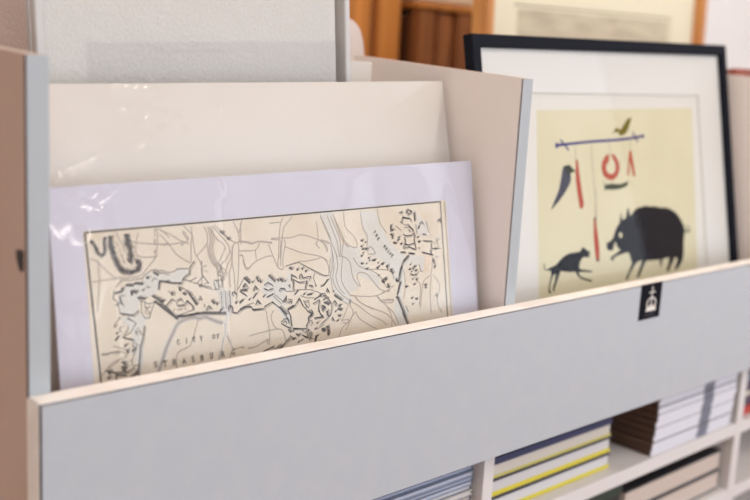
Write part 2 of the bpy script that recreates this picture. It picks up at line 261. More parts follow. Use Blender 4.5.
MAP = """
w 544,2137 647,2176 759,2174 811,2249 880,2252 968,2192 1027,2196 1023,2145 920,2177 901,2086 842,2062 728,2066 696,1948 627,1927 541,1958 526,2049
w 717,1925 782,1886 753,1819 704,1765 731,1679 733,1557 699,1419 654,1427 654,1569 642,1692 637,1774 537,1908 604,1920
w 933,2239 1073,2224 1099,2253 1209,2263 1217,2210 1153,2174 1138,2134 1020,2152 963,2174 928,2183
w 1472,2130 1559,2100 1567,2045 1655,2002 1662,1925 1640,1819 1588,1815 1513,1846 1521,1942 1501,2020 1466,2056
w 1563,1821 1641,1822 1638,1790 1604,1773 1563,1659 1537,1662 1566,1778
w 1985,1998 2076,2100 2155,2047 2267,2024 2303,2111 2345,2095 2324,2017 2347,1946 2260,1933 2279,1806 2193,1805 2114,1871 2033,1903
w 2112,1845 2178,1792 2234,1785 2301,1719 2309,1638 2264,1621 2201,1721
w 3255,2634 3278,2499 3349,2348 3323,2228 3469,2179 3598,2080 3766,2014 3879,2105 3780,2189 3650,2312 3526,2483 3487,2633
w 2739,2668 2894,2683 2916,2563 2991,2320 3212,2278 3236,2167 3357,2021 3485,1947 3475,1811 3382,1908 3191,2001 3127,2020 3198,1879 3048,1824 3122,1742 3040,1716 2860,1845 2809,1981 2836,2132 2840,2392
w 3415,2347 3676,2202 3880,2121 3804,2052 3758,1906 3686,1876 3645,2018 3499,2131 3385,2178
w 3934,2117 3840,2049 3808,1863 3725,1695 3873,1550 3860,1373 3889,1292 3853,1041 3714,1317 3663,1577 3709,1722 3771,1841 3803,2027
w 3953,2130 4205,2094 4239,2040 4101,1936 4070,2004 3930,2068 3854,2012 3845,1886 3781,1741 3801,1536 3866,1221 3931,1121 3831,1226 3769,1591 3708,1712 3819,2015
g 4007,2617 4145,2520 4231,2437 4260,2319 4111,2304 4045,2398 4087,2472
t 4172,2136 4281,2101 4269,1946 4119,1922
r 305,2424 371,2394 369,2310 376,2261 363,2164 338,1990
r 371,2394 489,2269 542,2243
r 551,2625 608,2516 698,2534 741,2520 899,2497 1051,2488
r 759,2604 731,2526 731,2415 868,2388 914,2394 814,2296 742,2243 652,2237 542,2243 369,2237 306,2239
r 933,2633 939,2561 915,2399
r 956,2626 1055,2542
r 608,2516 614,2456
r 962,2610 1053,2573 1144,2514 1243,2470
r 953,2488 1046,2480 1239,2496
r 960,2574 1046,2480 1121,2381 1248,2301
r 1201,2630 1280,2545 1286,2471 1302,2365
r 1273,2619 1280,2545 1261,2463 1256,2369 1249,2306
r 1409,2610 1435,2544 1428,2460 1341,2382 1302,2354
r 1186,2584 1212,2530 1240,2507 1209,2572 1186,2584
r 1446,2607 1468,2489 1444,2427 1462,2329 1506,2250 1540,2193 1558,2094
r 1464,2606 1486,2487 1462,2425 1479,2328 1524,2248 1576,2190 1558,2094
r 1484,2605 1506,2486 1482,2424 1500,2326 1544,2247 1617,2185 1558,2094
r 1497,2609 1590,2501 1661,2409 1641,2324 1544,2247
r 1475,2573 1549,2472 1526,2495
r 1538,2483 1610,2424 1578,2340 1520,2260
r 1427,2449 1438,2353 1470,2275 1517,2217 1517,2056
r 1314,2353 1357,2275 1356,2180 1329,2076 1308,2121
r 1522,2613 1691,2461 1754,2434 1761,2357 1738,2141 1726,2076 1701,1926
r 1720,2632 1774,2519 1767,2433
r 1816,2636 1774,2519
r 1694,2417 1675,2256 1642,2172 1645,2041
r 1728,2436 1699,2406 1681,2255 1694,2167 1693,1992
r 1755,2450 1887,2425
r 1775,2361 1882,2357
r 1772,2323 1804,2309 1806,2243 1841,2185 1884,2214
r 1569,2233 1530,2226 1553,2192 1590,2177
r 1659,2387 1681,2331 1636,2259 1598,2187 1558,2094 1542,2053
r 1797,2618 1796,2520 1786,2422
r 1777,2442 1856,2433 1908,2414 1991,2430 2141,2402
r 1778,2455 1870,2439 1923,2422 1992,2436 2142,2411
r 1771,2363 1945,2356 1997,2422
r 1945,2356 1951,2270
r 1768,2323 1800,2317 1838,2198 1936,2249 2076,2287 2139,2283
r 2099,2397 2139,2292 2193,2169
r 2131,2448 2229,2448 2357,2438 2504,2456 2693,2395 2826,2344
r 2133,2439 2228,2431
r 2121,2591 2247,2594
r 2283,2631 2253,2576 2229,2454 2211,2309 2194,2175 2248,2147
r 2401,2635 2309,2561 2275,2496 2251,2362 2223,2183
r 2249,2430 2221,2251
r 2277,2428 2296,2392 2256,2248 2255,2146
r 2293,2358 2490,2284 2711,2230 2813,2174
r 2709,2213 2543,2199 2440,2203 2279,2172
r 2440,2197 2595,2107 2741,2034 2802,2033
r 2691,2570 2700,2395 2668,2362 2709,2306
r 2723,2393 2779,2330 2802,2263
r 2744,2631 2781,2552 2861,2394
r 2743,2617 2815,2460 2861,2362 2894,2289 2935,2202
r 2827,2624 2899,2454 2938,2356 2946,2284 2960,2200
r 2873,2609 2946,2451 2980,2353 2974,2282 2974,2199
r 2918,2601 2993,2447 3022,2350 3002,2280 2989,2197
r 2905,2631 2956,2486 3010,2363 3083,2285
r 3047,2640 3059,2490 3172,2386 3195,2276 3085,2309 3027,2373 2959,2521
r 3271,2627 3291,2462 3343,2385 3326,2228
r 2717,2385 2804,2320 2800,2261
r 2718,2391 2852,2340 2862,2173 2846,2056
r 3505,2644 3528,2507 3621,2389
r 3338,2215 3376,2273 3445,2193 3337,2197
r 2705,2227 2764,2198 2812,2123 2806,2041
r 2691,2047 2782,2037
r 2841,2203 2825,2098 2839,1966 2848,1882 2934,1789 3040,1716
r 2870,2271 2882,2128 2858,2012 2881,1914 2983,1807 3074,1748
r 2908,2268 2929,2123 2896,2008 2942,1884 3001,1829
r 2998,2200 2968,2024 2977,1939 3049,1835 3110,1798 3437,1760 3683,1838
r 2998,2206 3089,2144 3117,1985 3198,1879
r 3209,2024 3174,1991 3214,1877
r 3209,2024 3321,1988 3476,1824 3610,1784
r 3139,2176 3213,2084 3358,2033 3486,1959 3578,1825
r 3429,1761 3499,1685 3635,1668 3664,1696 3501,1709
r 3276,2048 3626,2001 3688,1901
r 3142,1782 3217,1706 3377,1625
r 3126,1792 3202,1717 3377,1634 3574,1546 3686,1418
r 3074,1744 3183,1682 3323,1579 3485,1496 3549,1437
r 3131,1640 3173,1562 3315,1469 3411,1419
r 3131,1640 3060,1565 2989,1466
r 3055,1710 3098,1632 3027,1545 2943,1496 2889,1408
r 3437,1756 3564,1635 3661,1548 3722,1426
r 3564,1635 3625,1527 3616,1415
r 3500,1693 3654,1687 3635,1664 3516,1678
r 2933,1569 3029,1569 3010,1535 2948,1549
r 3040,1712 2967,1601 2933,1569
r 2685,1567 2798,1635 2836,1737 2765,1817 2675,1839
r 4066,1953 4005,1869 4073,1798 4038,1583
r 4281,2101 4247,1909 4131,1843 4084,1706 4054,1555
r 4246,1883 4212,1691 4215,1483
r 3628,1796 3507,1785
r 4283,1879 4369,1765 4318,1601 4384,1461
r 3835,1988 3849,1822 3812,1687
r 1282,1794 1207,1624 1167,1577 1055,1542 1036,1451 1037,1398
r 1617,1520 1640,1484 1733,1491 1752,1472
r 1617,1520 1572,1614
r 1581,1394 1613,1466
r 1798,1465 1825,1464
r 2024,1788 2036,1675 2049,1583 2041,1482
r 1816,1577 1981,1592 2163,1595 2216,1548 2225,1478
r 2113,1777 2077,1725 2096,1644 2148,1591
r 1703,1494 1754,1475
r 1794,1469 1875,1468 1959,1494 2030,1518 2014,1492 2040,1465
r 347,1633 407,1638 516,1641 567,1588 477,1567 421,1546 374,1504 328,1463
r 374,1504 498,1564
r 454,1691 571,1643
c 895,1474 953,1610 1021,1714 1075,1790 1161,1820 1247,1825 1308,1806 1346,1817 1419,1786 1493,1750 1543,1737
n 1556,1736 1560,1654 1513,1525 1490,1474 1459,1403
n 1571,1734 1555,1649 1531,1587 1503,1472 1472,1401
n 1575,1646 1607,1565 1621,1487
c 984,1652 944,1596 901,1499 852,1398
b 1286,2319 1233,2261 1223,2209 1172,2188 1138,2139 1026,2154 969,2173 928,2183
b 1031,2170 966,2172 926,2181 909,2106
i 761,2194 769,2233 859,2280 905,2281 949,2246 1029,2222
i 936,2274 1015,2241 1087,2249 1100,2265 1220,2257
i 763,2219 650,2215 573,2224 514,2170
s 603,2180 679,2165
s 681,2185 770,2170
s 499,2122 571,2129
s 562,2157 584,2147
s 869,2264 918,2228
s 797,2225 828,2212
s 705,2063 783,2041
s 842,2062 947,1999
s 761,2128 763,2112
s 653,2120 709,2108 696,2095
s 654,2130 654,2084
i 851,2184 877,2212 904,2194
i 803,2159 813,2132 837,2145
i 541,2093 596,2096
b 541,2093 552,2031 574,2022
s 503,2027 519,2025
b 530,1954 660,1920 690,1944
b 684,1937 708,1957
i 536,1963 526,2049 485,2074 496,2152
i 737,2039 739,1922 764,1883 804,1878 832,1941 860,1999
i 770,2020 771,1969 823,1973
i 767,1919 788,1967 808,1924 783,1906
i 715,2047 813,1994 860,2009
s 883,1996 1009,1887
s 860,2009 883,1996
i 973,1954 1018,2000
i 862,2024 916,1982 1010,1903
i 526,1910 479,1866
i 603,1910 677,1849 615,1777 535,1748
i 592,1901 645,1874
s 517,1911 532,1909
b 753,1819 735,1730 700,1643 689,1574 672,1485 664,1405
i 603,1839 595,1800 547,1762
b 546,1749 644,1717
i 644,1717 629,1674 659,1629 621,1574
i 696,1811 660,1781 685,1747
i 554,1846 520,1831 538,1788
s 474,1732 509,1767
s 551,1671 584,1691
s 577,1647 579,1606
s 484,1791 506,1793
s 472,1852 489,1850
s 519,1550 561,1518
s 510,1507 564,1493
s 514,1486 552,1470
s 389,1487 409,1464
s 380,1444 406,1429
s 395,1501 415,1478
i 597,1558 617,1524 605,1506
i 607,1536 632,1568
b 363,1501 458,1470 567,1457 636,1486
b 457,1451 554,1434
b 457,1455 458,1400
i 581,1419 608,1404
i 594,1425 618,1409
i 606,1431 628,1413
i 619,1437 639,1417
i 632,1443 649,1422
i 645,1449 660,1426
i 658,1455 670,1430
i 585,1398 665,1425
i 597,1410 666,1431
i 609,1422 666,1437
i 621,1434 667,1443
i 633,1447 667,1449
i 646,1459 668,1455
i 658,1471 668,1461
i 628,1664 671,1637 653,1691 695,1654
i 670,1769 705,1785 725,1741
s 624,1614 638,1643
i 616,1504 671,1495
d 348,1642 526,1635
d 347,1633 525,1625
s 912,1974 1078,1828
b 914,2004 980,1945 1056,1852 1299,1852
b 969,1956 1032,2011
i 980,1950 1056,1857 1240,1891 1232,1934 1186,1982 1153,1944 1087,1947 1078,1979 1038,2012 981,1965
b 1081,1948 1153,1946 1184,1977 1237,1928 1240,1891
b 1080,1864 1152,1855 1300,1862
i 1089,1978 1116,2011 1149,1966
i 1080,2005 1108,1986 1140,2003
s 1111,2101 1127,2068
s 1144,2055 1178,2030
s 1031,2073 1041,2041
i 1058,2039 1073,2069
s 1204,2048 1280,1928
s 926,2008 954,1994
i 1100,2117 1147,2097 1204,2054
i 1009,2086 1019,2064
i 1200,2075 1214,2021 1293,1937
d 1043,1916 1175,1910
d 1375,2263 1438,2262
d 1378,2220 1427,2210
b 1299,1852 1581,1815
s 1306,1856 1575,1818
b 1288,1869 1292,1842
i 1296,1969 1323,2003 1339,1964
i 1308,1962 1322,1982 1333,1965
b 1369,1875 1403,1908 1433,1878
i 1388,1867 1404,1886 1419,1868
s 1432,1953 1467,1916
s 1487,1925 1492,1902
i 1355,1930 1366,1907 1346,1899
s 1513,1846 1547,1869
i 1296,2123 1362,2174 1419,2109 1319,2104 1441,2069
i 1296,2123 1330,2092 1452,2047
i 1153,2174 1235,2140 1295,2117
i 1360,2312 1351,2196 1419,2104
i 1299,2170 1224,2146
i 1470,2109 1490,2042
i 1514,2104 1529,2049
i 1465,2045 1528,2044
i 1471,2125 1560,2121 1567,2045
i 1496,2117 1520,2104
i 1540,2026 1540,1864
n 1563,2024 1556,1840
i 1586,2021 1586,1858
n 1609,2018 1602,1834
i 1632,2016 1632,1852
i 1534,2274 1569,2228 1514,2180 1575,2141 1535,2124
b 1659,1969 1661,1996 1687,2001 1702,1970
b 1603,1840 1613,1882 1645,1878 1649,1850 1640,1819
s 1687,1911 1698,1888
s 1732,1895 1767,1918
s 1796,2118 1852,2063
s 1760,2007 1827,1999
b 1740,1998 1810,1957
i 1775,2022 1805,2062 1829,2032 1802,2024
i 1722,2017 1795,2107
b 1647,1818 1698,1806 1761,1842 1849,1853
s 1805,2117 1860,2056
s 1932,2109 1962,2062
s 1974,2072 1986,2048
s 2077,2111 2148,2042
s 2178,2067 2190,2038
s 2207,2070 2219,2040
s 2227,2056 2236,2029
s 2261,2041 2265,2030
s 1889,2075 1894,2058
b 1778,2038 1807,2062 1831,2032
i 1791,2031 1810,2045
b 1743,2009 1822,2000
b 1755,1989 1812,1951
b 1889,1987 1919,2028 1950,1991
i 1909,1984 1924,2010 1936,1987
b 2021,2022 2064,2045 2118,2011
b 2012,1995 2059,1973
b 2066,1972 2122,1983
b 2190,1947 2206,1973 2255,1966 2258,1945
i 2211,1945 2219,1958 2240,1956
s 1883,1915 1927,1960
s 1835,1904 1849,1919
s 1734,1889 1776,1917
s 1999,1913 2021,1933
s 2040,1908 2118,1929
i 1905,1846 1936,1898 1974,1854
b 1912,1856 1935,1887 1960,1856
b 1729,1835 1791,1857 1864,1840 1868,1814 2004,1806 2013,1827 2098,1856 2178,1795
i 1811,1863 1893,1875
i 2132,1925 2225,1846
i 2117,1910 2209,1826
i 2217,1836 2272,1898
i 2230,1834 2271,1893
i 2242,1833 2271,1889
i 2255,1831 2271,1884
i 2272,1898 2273,1818
s 2179,1801 2265,1716
b 2099,1862 2191,1782 2269,1681 2280,1634
s 2320,2157 2362,2134
s 2413,2140 2423,2116
s 2472,2142 2485,2121
s 2514,2113 2527,2094
b 2339,2027 2347,2089 2407,2055
b 2355,1951 2365,2042 2425,2007 2483,2003 2529,2013 2500,1935
b 2439,2040 2445,2074 2463,2081 2476,2065 2474,2036
b 2487,2044 2583,2048 2558,2010
b 2308,1996 2309,1973
i 2311,1996 2329,1994
i 2310,1985 2324,1983
b 2547,1965 2592,1960 2582,1932
i 2554,1952 2576,1950
i 2631,2078 2612,2033 2624,1985
i 2347,1941 2551,1923 2654,1888 2801,1813
i 2268,1938 2375,1926
s 2365,1893 2419,1932
s 2518,1875 2585,1875
s 2474,1880 2497,1895
s 2734,1944 2792,1997
b 2760,1876 2777,1904 2790,1873
s 2704,1947 2707,1929
i 2622,1968 2651,1947
i 2631,1985 2635,1937
i 2818,2030 2742,2043 2654,2087 2539,2145 2439,2195 2279,2176
b 2269,1767 2364,1789 2421,1857 2459,1778 2507,1731
b 2276,1772 2350,1797
s 2276,1766 2335,1782
i 2287,1816 2297,1861 2340,1850 2323,1812
b 2302,1820 2310,1842 2331,1834
i 2395,1814 2420,1846 2446,1808
i 2484,1815 2536,1821 2539,1762 2509,1754 2483,1804
i 2497,1802 2527,1804
i 2470,1828 2530,1740
b 2563,1689 2506,1720 2566,1724 2578,1687 2532,1670 2523,1648
b 2585,1780 2671,1810 2649,1725 2661,1688 2703,1641 2589,1639
s 2603,1818 2697,1854
s 2724,1810 2736,1803
s 2737,1775 2788,1749
i 2704,1753 2734,1738 2702,1718
s 2753,1688 2768,1680
i 2437,1879 2516,1846 2605,1836
i 2634,1832 2727,1845 2798,1777
b 2275,1757 2300,1708 2309,1597
b 2188,1654 2233,1682 2269,1677
b 2188,1643 2263,1598 2305,1587
i 2223,1643 2239,1659 2259,1644 2243,1624
s 2268,1574 2302,1541
b 2323,1544 2330,1575 2434,1560 2440,1533
b 2434,1560 2493,1555 2488,1579 2521,1621 2516,1656 2562,1674 2535,1712 2579,1695
i 2528,1620 2558,1627 2571,1591 2539,1572
i 2542,1606 2556,1598
b 2359,1527 2379,1507 2416,1519
i 2358,1516 2385,1489 2402,1515
b 2430,1500 2486,1463 2550,1518
b 2514,1435 2556,1505
b 2461,1518 2514,1540
b 2488,1486 2522,1545
s 2579,1402 2599,1470
s 2615,1585 2639,1593
s 2588,1530 2612,1544
s 2621,1461 2626,1471
s 2373,1433 2396,1447
s 2419,1455 2425,1442
s 2311,1477 2332,1468
b 1924,1399 2087,1441 2079,1426
b 2084,1402 2173,1451
b 2098,1394 2298,1490
s 2105,1396 2192,1425
b 2285,1515 2312,1488 2355,1482
i 2224,1466 2284,1503
i 2444,1492 2574,1438
i 1967,1415 2095,1446
s 2685,1510 2723,1499
b 2678,1517 2724,1517
i 2672,1530 2733,1527
s 2754,1501 2760,1446
d 2640,1411 2731,1409
b 2589,1641 2703,1643 2647,1704
i 2701,1714 2732,1722
i 2711,1743 2686,1716
s 2729,1776 2788,1745
i 2775,1670 2741,1638
i 2611,1527 2705,1561
s 2729,1937 2794,1995
b 2762,1874 2776,1912 2793,1871
s 2846,1865 2855,1875
s 2859,1833 2956,1768
s 2724,1778 2791,1747
b 3068,1767 3048,1721
b 2838,1753 2863,1779 2884,1747 2859,1726
s 2718,1803 2742,1812
b 2683,1736 2728,1737 2695,1700
s 2906,1726 2937,1717
s 2896,1698 2941,1674
s 2706,1945 2710,1933
s 2676,1855 2700,1858
i 2677,1857 2738,1867 2808,1776 2819,1715 2799,1647 2654,1560
b 2692,1755 2736,1732 2695,1696
b 2662,1670 2699,1654 2667,1638
s 2748,1689 2774,1626
b 2809,1586 2820,1620 2840,1582
s 2862,1662 2871,1679
s 2906,1723 2936,1713
s 2903,1687 2949,1669
s 2891,1629 2929,1612
s 2871,1572 2903,1585
s 2752,1546 2753,1451
s 2673,1510 2717,1492
b 2674,1522 2719,1518
b 2728,1538 2774,1531
b 3926,2130 3823,2063 3790,1978 3766,1892
s 3773,1866 3719,1734
b 3724,1916 3721,1884 3756,1881 3750,1913
s 3700,1717 3733,1694
s 3725,1695 3801,1534
s 3784,1544 3853,1402
i 3833,1614 3872,1533
s 3348,2126 3365,2132
s 3390,2129 3414,2121
s 3407,2133 3440,2120
s 3463,2091 3480,2097
s 3521,2085 3546,2078
s 3443,2050 3475,2037
s 3477,2059 3494,2064
s 3334,2158 3358,2151
s 3232,2113 3264,2100
s 3305,2100 3322,2105
s 3301,2051 3325,2044
s 3578,2049 3612,2036
s 3596,2054 3613,2059
s 3659,1972 3684,1965
s 3636,2012 3669,1999
s 3461,1961 3478,1967
s 3508,1907 3533,1899
s 3551,1921 3585,1908
s 3531,1880 3549,1885
s 3581,1862 3606,1854
s 3579,1837 3613,1823
s 3526,1918 3543,1923
s 3927,2030 3946,2036
s 3960,1989 3986,1981
s 3994,1966 4030,1953
s 3939,1953 3958,1958
s 3915,1987 3941,1979
s 3980,2012 4015,1999
s 3951,1875 3970,1881
s 4005,1869 4032,1861
s 3839,1811 3874,1797
s 3906,1981 3924,1987
s 3991,1922 4018,1914
s 3513,2082 3546,2069
s 3593,2019 3611,2024
s 3642,1989 3668,1981
s 3515,1896 3549,1882
s 3561,1928 3578,1934
s 3965,1822 3992,1814
s 3981,1667 4016,1652
s 3931,1609 3950,1614
s 3919,1681 3945,1672
s 3507,1903 3541,1890
s 3597,1837 3614,1843
s 3678,2460 3696,2466
s 3692,2415 3718,2408
s 3663,2374 3697,2361
s 3687,2353 3705,2359
s 3725,2275 3751,2268
s 3250,2344 3281,2332
s 3305,2315 3322,2321
s 3245,2284 3269,2277
s 3259,2258 3291,2246
s 3264,2209 3281,2215
s 3238,2187 3262,2180
s 3300,2255 3332,2242
i 4071,2023 4084,1951 4120,1941
i 3858,1821 3892,1798
b 3920,1936 3982,1916
s 4128,1798 4164,1788
s 4135,1772 4152,1757
i 4306,1694 4320,1627
i 4285,1657 4343,1676
s 4278,2062 4302,2008
s 4310,1994 4298,1956
i 4317,2084 4373,2073
b 3847,2494 3859,2538 3973,2518 3983,2485
b 3906,2573 3945,2621 3987,2580 3931,2552
b 3809,2585 3863,2600 3844,2576
s 4031,2578 4037,2482
b 3820,2496 3854,2475
i 3877,2423 3940,2431 4008,2388 3940,2444
b 3854,2362 3888,2340 3968,2340 4024,2362 3990,2390
b 3869,2329 3882,2265 3844,2224
b 4023,2349 4009,2286 4030,2195
b 3843,2211 3924,2223 4029,2183
b 3864,2260 3925,2242 4007,2255
s 3762,2299 3798,2315
s 3773,2330 3799,2334
s 3803,2265 3829,2256
s 4056,2308 4084,2319
s 4081,2396 4093,2433
s 4063,2269 4098,2254
b 3938,2406 3962,2379
b 4104,2452 4142,2475 4167,2441
i 4206,2477 4243,2346
b 4141,2340 4196,2336
b 4145,2269 4292,2251 4261,2215 4277,2175 4247,2151 4281,2109 4117,2149
s 4383,2459 4422,2483 4429,2443
i 4351,2292 4381,2179
i 4286,2167 4417,2163
s 4305,2172 4360,2161
i 4327,2222 4407,2281
b 3796,2177 3875,2170
b 3919,2160 4008,2146
b 4066,2192 4085,2204
b 3917,2610 3950,2570
b 3962,2607 4005,2592
i 3747,2457 3831,2401
s 3678,2462 3682,2399
s 3687,2349 3702,2323
s 3700,2286 3725,2277
i 3879,2461 3923,2445
b 3924,2464 4009,2395
i 4049,2449 4059,2346
i 4278,2317 4268,2305
b 3796,2175 3867,2175
b 3918,2152 3999,2145
b 4135,2146 4272,2108
b 3917,2139 3843,2089 3782,1994 3759,1920
b 3715,1912 3712,1881 3756,1883 3750,1915
s 3772,1856 3719,1736
s 3700,1713 3733,1696
s 3725,1697 3823,1482
h 3.6 500,2599 501,2515 519,2434 541,2363 580,2309 644,2283 712,2291 754,2327 740,2364 712,2362
h 4.2 653,2602 648,2543 666,2491 674,2441 670,2391 651,2367
h 2.2 322,2573 360,2517 377,2466 412,2444 441,2471 440,2530 451,2593
d 554,2535 611,2356
d 915,2624 898,2411
s 1569,2556 1605,2532
s 1641,2491 1666,2473
d 1569,2556 1691,2461
s 1165,2471 1174,2467
T CITYOF 3.8 1068,1634 1149,1633 1226,1632 1300,1632 1432,1629 1479,1626
T S 4.8 833,1477
T TRASBURG 4.8 924,1469 1013,1467 1113,1465 1204,1463 1295,1461 1394,1462 1515,1457 1628,1458
R THE 3 3445,2411 3472,2376 3495,2339
R RHINE 3 3577,2254 3602,2227 3627,2200 3653,2174 3679,2148
"""
HOG = """
k 2598,1892 2694,1903 2762,1952 2832,2057 2939,2146 2979,2281 3015,2168 3091,2191 3160,2354 3208,2212 3327,2288 3407,2318 3520,2322 3615,2340 3717,2317 3875,2314 3978,2285 4141,2282 4274,2248 4406,2190 4519,2100 4584,2022 4632,1944 4615,1855 4578,1739 4561,1591 4518,1475 4394,1383 4305,1342 4280,1365 4353,1461 4371,1519 4301,1540 4255,1485 4163,1406 4112,1343 4049,1367 4114,1454 4147,1554 3971,1540 3904,1422 3883,1476 3901,1538 3627,1552 3533,1552 3435,1462 3318,1338 3269,1352 3359,1470 3432,1570 3319,1564 3239,1524 3100,1411 3032,1335 2984,1351 3079,1441 3179,1571 3149,1616 3111,1717 3011,1712 2863,1697 2739,1673 2725,1627 2666,1660 2685,1694 2793,1723 2920,1767 2851,1800 2786,1868 2746,1817 2752,1781 2632,1778 2590,1817
p 2897,1997 2947,2007 2991,1963 2953,1930 2906,1941
p 2789,1896 2818,1852 2850,1795 2812,1803 2770,1851
K 1.6 4603,1946 4655,1897 4758,1890 4730,1952 4694,1984
k 1233,1648 1323,1675 1442,1696 1521,1742 1631,1795 1754,1821 1907,1820 1994,1827 2020,1865 2074,1872 2111,1839 2187,1811 2209,1781 2166,1771 2194,1739 2130,1732 2038,1746 1969,1691 1941,1629 1949,1595 2096,1568 2220,1543 2212,1525 2031,1550 1923,1558 1933,1511 2053,1461 2191,1428 2210,1398 2126,1416 1959,1465 1888,1515 1854,1568 1697,1580 1535,1611 1490,1547 1430,1464 1378,1389 1390,1361 1352,1368 1351,1410 1405,1502 1430,1589 1384,1576 1317,1494 1287,1408 1309,1348 1258,1358 1258,1402 1286,1479 1335,1581 1333,1635
K 1 1247,1647 1203,1683 1209,1744
V 2.2 1644,3220 2003,3239 2391,3258 2821,3269 3243,3287 3667,3322
V 3.5 1628,3250 1636,3185
V 1.8 1720,3290 1883,3151
V 1.8 3398,3382 3515,3239
V 3 3658,3348 3664,3296
G .9 2032,3233 2019,3022
G .9 2390,3252 2386,2891 2406,2460 2380,2092
G .9 2805,3269 2798,3066
G .9 3330,3296 3306,3136
R 2020,3028 2065,3027 2078,2870 2108,2597 2137,2443 2099,2379 2039,2388 2015,2541 1992,2783
R 2828,3091 2935,3063 3014,2967 3025,2872 2958,2779 2841,2726 2733,2740 2630,2790 2587,2885 2615,2983 2705,3068 2783,3082 2790,2998 2713,2943 2693,2866 2769,2811 2880,2819 2926,2881 2914,2969 2865,3027
R 3306,3136 3338,3119 3366,2958 3401,2763 3344,2765 3312,2895 3289,2992 3241,2775 3196,2783 3236,2929 3268,3056
O 2884,3341 2977,3425 3024,3447 3076,3409 3117,3425 3286,3562 3404,3588 3354,3504 3286,3408 3205,3351 3089,3327 3028,3384 2972,3378
E 1417,2394 1502,2507 1615,2649 1680,2794 1717,2911 1770,2945 1895,2951 1938,2889 1889,2852 1890,2771 1842,2698 1731,2599 1598,2502
g 1731,2946 1872,2966 1955,2904 2002,2872 1910,2857 1812,2873
N 2641,2743 2660,2671 2809,2684 3001,2663 3232,2699 3179,2637 3022,2602 2826,2595 2664,2608 2627,2573
R 2335,2245 2388,2247 2394,2118 2419,1869 2407,1668 2342,1659 2316,1754 2307,2001
K 1.5 2331,2214 2397,2234
K 1.5 2323,1676 2401,1666
G .9 2424,2609 2372,2248
"""
WIN_F, WIN_R, LAMP_W, ADDED_TUBE_W, EXPOSURE = 56., 27., 7.5, 28., -.47
LAMPS = [(-1.0, -1.2), (1.9, -1.4), (.3, .25), (1.3, .1), (.9, 1.0), (2.4, .3)]

# ------------------------------------------------------------------ the print browser unit
PT = .0215            # front panel thickness
YF = .018             # front plane of the dividers
YP = YF-PT            # face of the front panel
HP = .1667            # height of the front panel
X2, X3, XE = .55195, 1.20, 1.90
Z1, KZ, YB = .25097, .0593, .29
SH1, SH2, TH = -.267, -.378, .020
unit = thing('print_browser', 'long pale grey laminate print browser with open bins above and book shelves below', 'print rack', (0, 0, ZO))
def divider(name, x, parts_of, face, bottom, z1=Z1, back=YB):
    bm = bmesh.new()
    pts = [(YF, bottom), (YF, z1), (back, z1+KZ*(back-YF)), (back, bottom)]
    prism(bm, pts, 'x', x, x+.018, .0006)
    bm.normal_update()
    for f in bm.faces:
        f.material_index = 1 if f.normal.y < -.9 else (2 if f.normal.z > .5 else 0)
    o = obj(name, bm, [face, 'dark_joint', 'beige_edge'], parts_of)
    e = obj('edge_band', B(x+.0014, x+.018, YF-.0006, YF+.002, bottom, z1, .0002), 'edge_grey', o)
    e['label'] = 'grey edge band down the front of the upright board'
    return o
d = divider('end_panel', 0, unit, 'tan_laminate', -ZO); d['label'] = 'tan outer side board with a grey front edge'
bm = bmesh.new()                                    # small dark clip fixed to the outer face of the end panel
prism(bm, [(.0215, .110), (.030, .110), (.0285, .103), (.0222, .094)], 'x', -.003, .0005, .0008)
obj('clip', bm, 'dark_metal', unit)['label'] = 'small dark clip on the tan end panel'
divider('divider', X2, unit, 'white_melamine', -.150)
divider('divider', X3, unit, 'white_melamine', -.150, z1=.266)
divider('divider', XE, unit, 'white_melamine', -.150)
# front panel: dark core, grey laminate face, cream edge bands
fp = obj('front_panel', B(0, XE+.018, YP+.0004, YF-.0007, -HP, -.0005), 'dark_joint', unit)
obj('laminate_face', B(.0013, XE+.018, YP-.0005, YP+.0006, -HP, -.0013, .0002), 'grey_laminate', fp)
obj('inner_bounce_face', B(.018, XE, YF-.001, YF-.0002, -HP, -.0012), 'tan_laminate', fp)  # unseen tan sheet, added to bounce warm light onto the map
obj('top_band', B(.0004, XE+.018, YP+.0012, YF-.0006, -.0008, .0003, .0002), 'cream_band', fp)
obj('end_band', B(-.0008, .0008, YP+.0014, YF-.0008, -HP, -.0006, .0002), 'cream_band', fp)
# sign on the panel: crown with a cross
lb = obj('sign', B(.7972, .8462, YP-.0014, YP-.0004, -.0462, .0009, .0003), 'label_black', unit)
lb['label'] = 'small black sign with a white crown and cross'
bm = bmesh.new(); cx, cz = .8222, -.0225; yy = YP-.0019
def ep(pts, mi=0, t=.0006): prism(bm, [(cx+x*.001, cz+z*.001) for x, z in pts], 'y', yy-t+.0006, yy+.0006, 0, mi)
def er(pts, w):
    for (ax, az), (bx, bz) in zip(pts, pts[1:]):
        v = Vector((bx-ax, bz-az)).normalized(); nx, nz = -v.y*w/2, v.x*w/2
        ep([(ax+nx, az+nz), (bx+nx, bz+nz), (bx-nx, bz-nz), (ax-nx, az-nz)])
er([(.8, 5), (.8, 18.8)], 1.7); er([(-5.8, 11.6), (7.4, 11.6)], 1.7); er([(-5.4, 10.4), (-5.4, 12.8)], 1.0); er([(7.0, 10.4), (7.0, 12.8)], 1.0)
ep([(.8+3*math.cos(a*.6283), 4.2+2.6*math.sin(a*.6283)) for a in range(10)])
for s in (-1, 1):                                   # the two arches of the crown
    er([(.8+s*x, z) for x, z in ((1, 3.6), (5, 3.4), (8.6, 1.0), (10.2, -3), (9.6, -7.5))], 1.9)
ep([(-11, -13.5), (-9, -7.4), (11, -7.4), (12.5, -13.5)])
